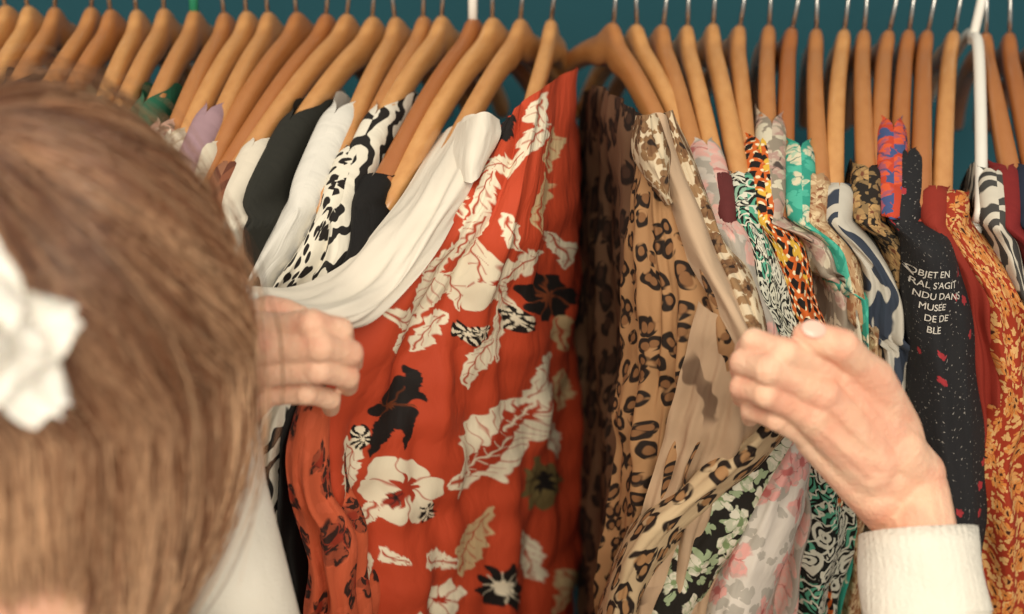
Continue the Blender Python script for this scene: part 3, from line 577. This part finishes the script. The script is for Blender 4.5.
eye = M('eye_white', rough=.2); eye.put(eye.b.inputs['Base Color'], eye.mix(eye.noise(eye.obj, 9), '#e9e4df', '#f5f2ee')); iris = M('iris_brown', rough=.1); iris.put(iris.b.inputs['Base Color'], iris.mix(iris.noise(iris.obj, 99), '#3a2214', '#1a0f0a'))
lipm = plain('lip', '#b5635a')
for s_, nm in ((-1, 'left'), (1, 'right')):
    v, f = ball(hp(s_*.03, .079, -.004), (.012, .009, .007)); mesh_obj(nm+'_eye', v, f, eye.m, parent=woman)
    v, f = ball(hp(s_*.03, .087, -.004), (.005, .002, .005)); mesh_obj(nm+'_iris', v, f, iris.m, parent=woman)
v, f = ball(hp(0, .092, -.064), (.02, .006, .006)); mesh_obj('lips', v, f, lipm, parent=woman)
hm = M('brown_hair', rough=.36, spec=.55); at = hm.nd('ShaderNodeVertexColor'); at.layer_name = 'print'; hm.put(hm.b.inputs['Base Color'], at.outputs['Color']); HAIR = hm.m
def hair_strands(name, n, length=(.2, .34), rad=.00048, lift=.0, seed=1, wild=.0):
    rs = np.random.RandomState(seed); K = 28; ax = np.array([.085, .104, .106])
    crown = np.array([-.25, -.30, .93]); crown /= np.linalg.norm(crown)
    allv = []; allf = []; cols = []; off = 0
    e1 = np.cross(crown, [0, 1, 0]); e1 /= np.linalg.norm(e1); e2 = np.cross(crown, e1)
    c_d, c_m, c_l = lin('#3a1e12'), lin('#8a4f2e'), lin('#eebd92')
    for i in range(n):
        lock = rs.randint(0, 240); lr = np.random.RandomState(lock+900).rand(8)
        phi = lr[0]*2*np.pi+rs.normal(0, .055)
        th0 = max(0.02, min(.08+lr[1]**1.4*1.25+rs.normal(0, .06), 1.35)); loose = rs.rand() < .2
        if loose: phi = rs.rand()*2*np.pi
        dirv = e1*np.cos(phi)+e2*np.sin(phi)
        if dirv[1] > .75: continue
        L = rs.uniform(*length); vol = 1.01+lift+rs.rand()*.04+.055*lr[2]+wild*rs.rand()
        step = L/(K-1); pts = []; th = th0; w2 = lr[3]*6.3; w3 = rs.rand()*.3; wob = rs.normal(0, 1, 3)*.005; swirl = .30+(lr[4]-.5)*.6+rs.normal(0, .07); ground = False
        wf = .16+.12*lr[5]; wa = .003+.007*lr[6]
        for k in range(K):
            if not ground:
                ph_ = phi+swirl*(th-th0)+.10*np.sin(k*wf+w2)*(k/K)
                dd = e1*np.cos(ph_)+e2*np.sin(ph_)
                q = (crown*np.cos(th)+dd*np.sin(th))*ax*(vol+.025*np.sin(k*wf*1.3+w2*2)*(k/K)); p = q
                th += step/.105
                if q[2] < -.002 and th > 1.2: ground = True; hb = q[:2].copy(); zz = q[2]
            else:
                zz -= step; d_ = -zz/.13; left = hb[0] < .028
                fr = max(.42, 1-.38*d_**2.3); q = np.array([hb[0]*fr, hb[1]*(1-.3*min(d_, 1.3)**2), zz])
                if left and d_ > .48+.22*lr[7]: break
                p = q
            wv = (np.sin(k*wf*1.3+w2+w3))*wa*(k/K)
            pts.append(p+wob*(k/K)+np.array([wv, wv*.4, .3*wv])+wild*np.array([wob[0], wob[1], 0])*9*(k/K)**2)
        if len(pts) < 4: continue
        KK = len(pts); pts = np.array(pts) @ np.array(ry).T + np.array(HC)
        tan = np.gradient(pts, axis=0); tan /= np.linalg.norm(tan, axis=1, keepdims=True)+1e-9; ref = np.array([.3, .5, .8]); a = np.cross(tan, ref); a /= np.linalg.norm(a, axis=1, keepdims=True)+1e-9; b = np.cross(tan, a)
        r = rad*np.interp(np.arange(KK), [0, KK*.7, KK-1], [1, 1, .25])[:, None]
        ring = np.stack([pts+a*r, pts-a*r*.5+b*r*.87, pts-a*r*.5-b*r*.87], 1).reshape(-1, 3)
        allv.append(ring); allf.append(gridf(KK, 3, True)+off); off += KK*3
        m_ = np.clip(rs.rand()*.35+lr[6]*.75, 0, 1); base = c_d*(1-m_)+c_m*m_; hl = np.clip(rs.normal(.06, .14)+(lr[5] > .5)*(lr[5]-.25)*1.2, 0, 1)
        kk = np.linspace(0, 1, KK)[:, None]; hk = np.clip(hl*(.3+1.2*kk)+.08*kk, 0, 1); cc = base[None]*(1-hk)+c_l[None]*hk; cols.append(np.repeat(cc, 3, 0))
    return mesh_obj(name, np.concatenate(allv), np.concatenate(allf), HAIR, None, np.concatenate(cols), woman)
hair_strands('hair', 11000, seed=2)
hair_strands('hair_flyaways', 520, (.22, .38), .00026, .03, 5, .13)
v, f = ball((0, 0, 0), 1, nu=40, nv=24)
vv = np.array([list(a) for a in v])*np.array([.0855, .105, .107])
keep = (vv[:, 1] < .045) & ((vv[:, 2] > -.062) | (vv[:, 0] > .03))
fk = [q for q in f if all(keep[i] for i in q)]
vv = vv @ np.array(ry).T+np.array(HC)
mesh_obj('hair_base', vv, fk, HAIR, None, np.tile(lin('#4c2a19'), (len(vv), 1)), woman)
fm = M('white_silk_petal', rough=.6); fm.put(fm.b.inputs['Base Color'], fm.mix(fm.noise(fm.obj, 60), '#e9e3da', '#f6f2ec')); fm.b.inputs['Subsurface Weight'].default_value = .1
ctr = V(-6, 338, -.605); nrm = Vector((-.1, -1, .15)).normalized(); e1 = nrm.orthogonal().normalized(); e2 = nrm.cross(e1); parts = []
for lay, (npet, L, tilt, Wd) in enumerate([(5, .038, .12, .0150), (5, .031, .5, .0125), (5, .021, .95, .0095), (3, .012, 1.2, .007)]):
    for k in range(npet):
        a = 2*math.pi*k/npet+lay*.65+.2+random.uniform(-.15, .15); d = e1*math.cos(a)+e2*math.sin(a); s_ = nrm.cross(d); vs = []; nu, nv_ = 13, 13; L3 = L*random.uniform(.88, 1.1); off = random.uniform(-.004, .004)
        for i in range(nu):
            t = i/(nu-1)
            for j in range(nv_):
                q = (j/(nv_-1)-.5)*2; wd = Wd*math.sqrt(max(.02, t*(1.25-t)))*1.6; L2 = L3*(1+.05*math.cos(q*7+k))*(1-.10*q*q)
                vs.append(ctr+nrm*off+d*(L2*t*math.cos(tilt*(.4+.6*t)))+nrm*(L2*t*math.sin(tilt*(.4+.6*t))+.007*q*q*t+.0025*math.sin(5*q+k)*t)+s_*wd*q*(1-.35*t**5))
        parts.append((vs, gridf(nu, nv_).tolist()))
parts.append(ball(ctr+nrm*.004, .006)); vs, fs = join_parts(parts); mesh_obj('hair_flower', vs, fs, fm.m, parent=woman)
den = plain('navy_denim', '#26303f'); P = []
for s_ in (-1, 1):
    P += limb([(nx+s_*.07, -.55, .88), (nx+s_*.085, -.55, .5), (nx+s_*.09, -.56, .09)], [.095, .065, .045])
P += limb([(nx-.06, -.55, .88), (nx+.06, -.55, .88)], [.10, .10]); sculpt('trousers', P, .008, den, 4, woman)
shm = plain('black_leather', '#151312', rough=.4); P = []
for s_ in (-1, 1): P += limb([(nx+s_*.09, -.57, .045), (nx+s_*.095, -.46, .038)], [.043, .036]); 
sculpt('shoes', P, .006, shm, 4, woman)
# ---------------------------------------------------------------- light
def area(name, loc, target, size, power, col):
    l = bpy.data.lights.new(name, 'AREA'); l.shape = 'RECTANGLE'; l.size = size[0]; l.size_y = size[1]; l.energy = power; l.color = col
    o = bpy.data.objects.new(name, l); link(o); o.location = loc; o.rotation_euler = (Vector(target)-Vector(loc)).to_track_quat('-Z', 'Y').to_euler()
area('soft_front_light', (.3, -2.5, 2.4), (0, -.1, 1.3), (1.4, 1.2), 53, (1, .90, .73))  # added broad area light above and behind the camera, source unseen
area('upper_left_light', (-1.1, -1.2, 2.7), (-.1, -.2, 1.3), (.7, .7), 17, (1, .86, .68))  # smaller warm area light from the upper left, source unseen
wd = bpy.data.worlds.new('world'); sc.world = wd; wd.use_nodes = True; wd.node_tree.nodes['Background'].inputs[0].default_value = (1, .93, .82, 1); wd.node_tree.nodes['Background'].inputs[1].default_value = .50
sc.view_settings.view_transform = 'Standard'; sc.view_settings.exposure = 0; sc.view_settings.gamma = 1.1
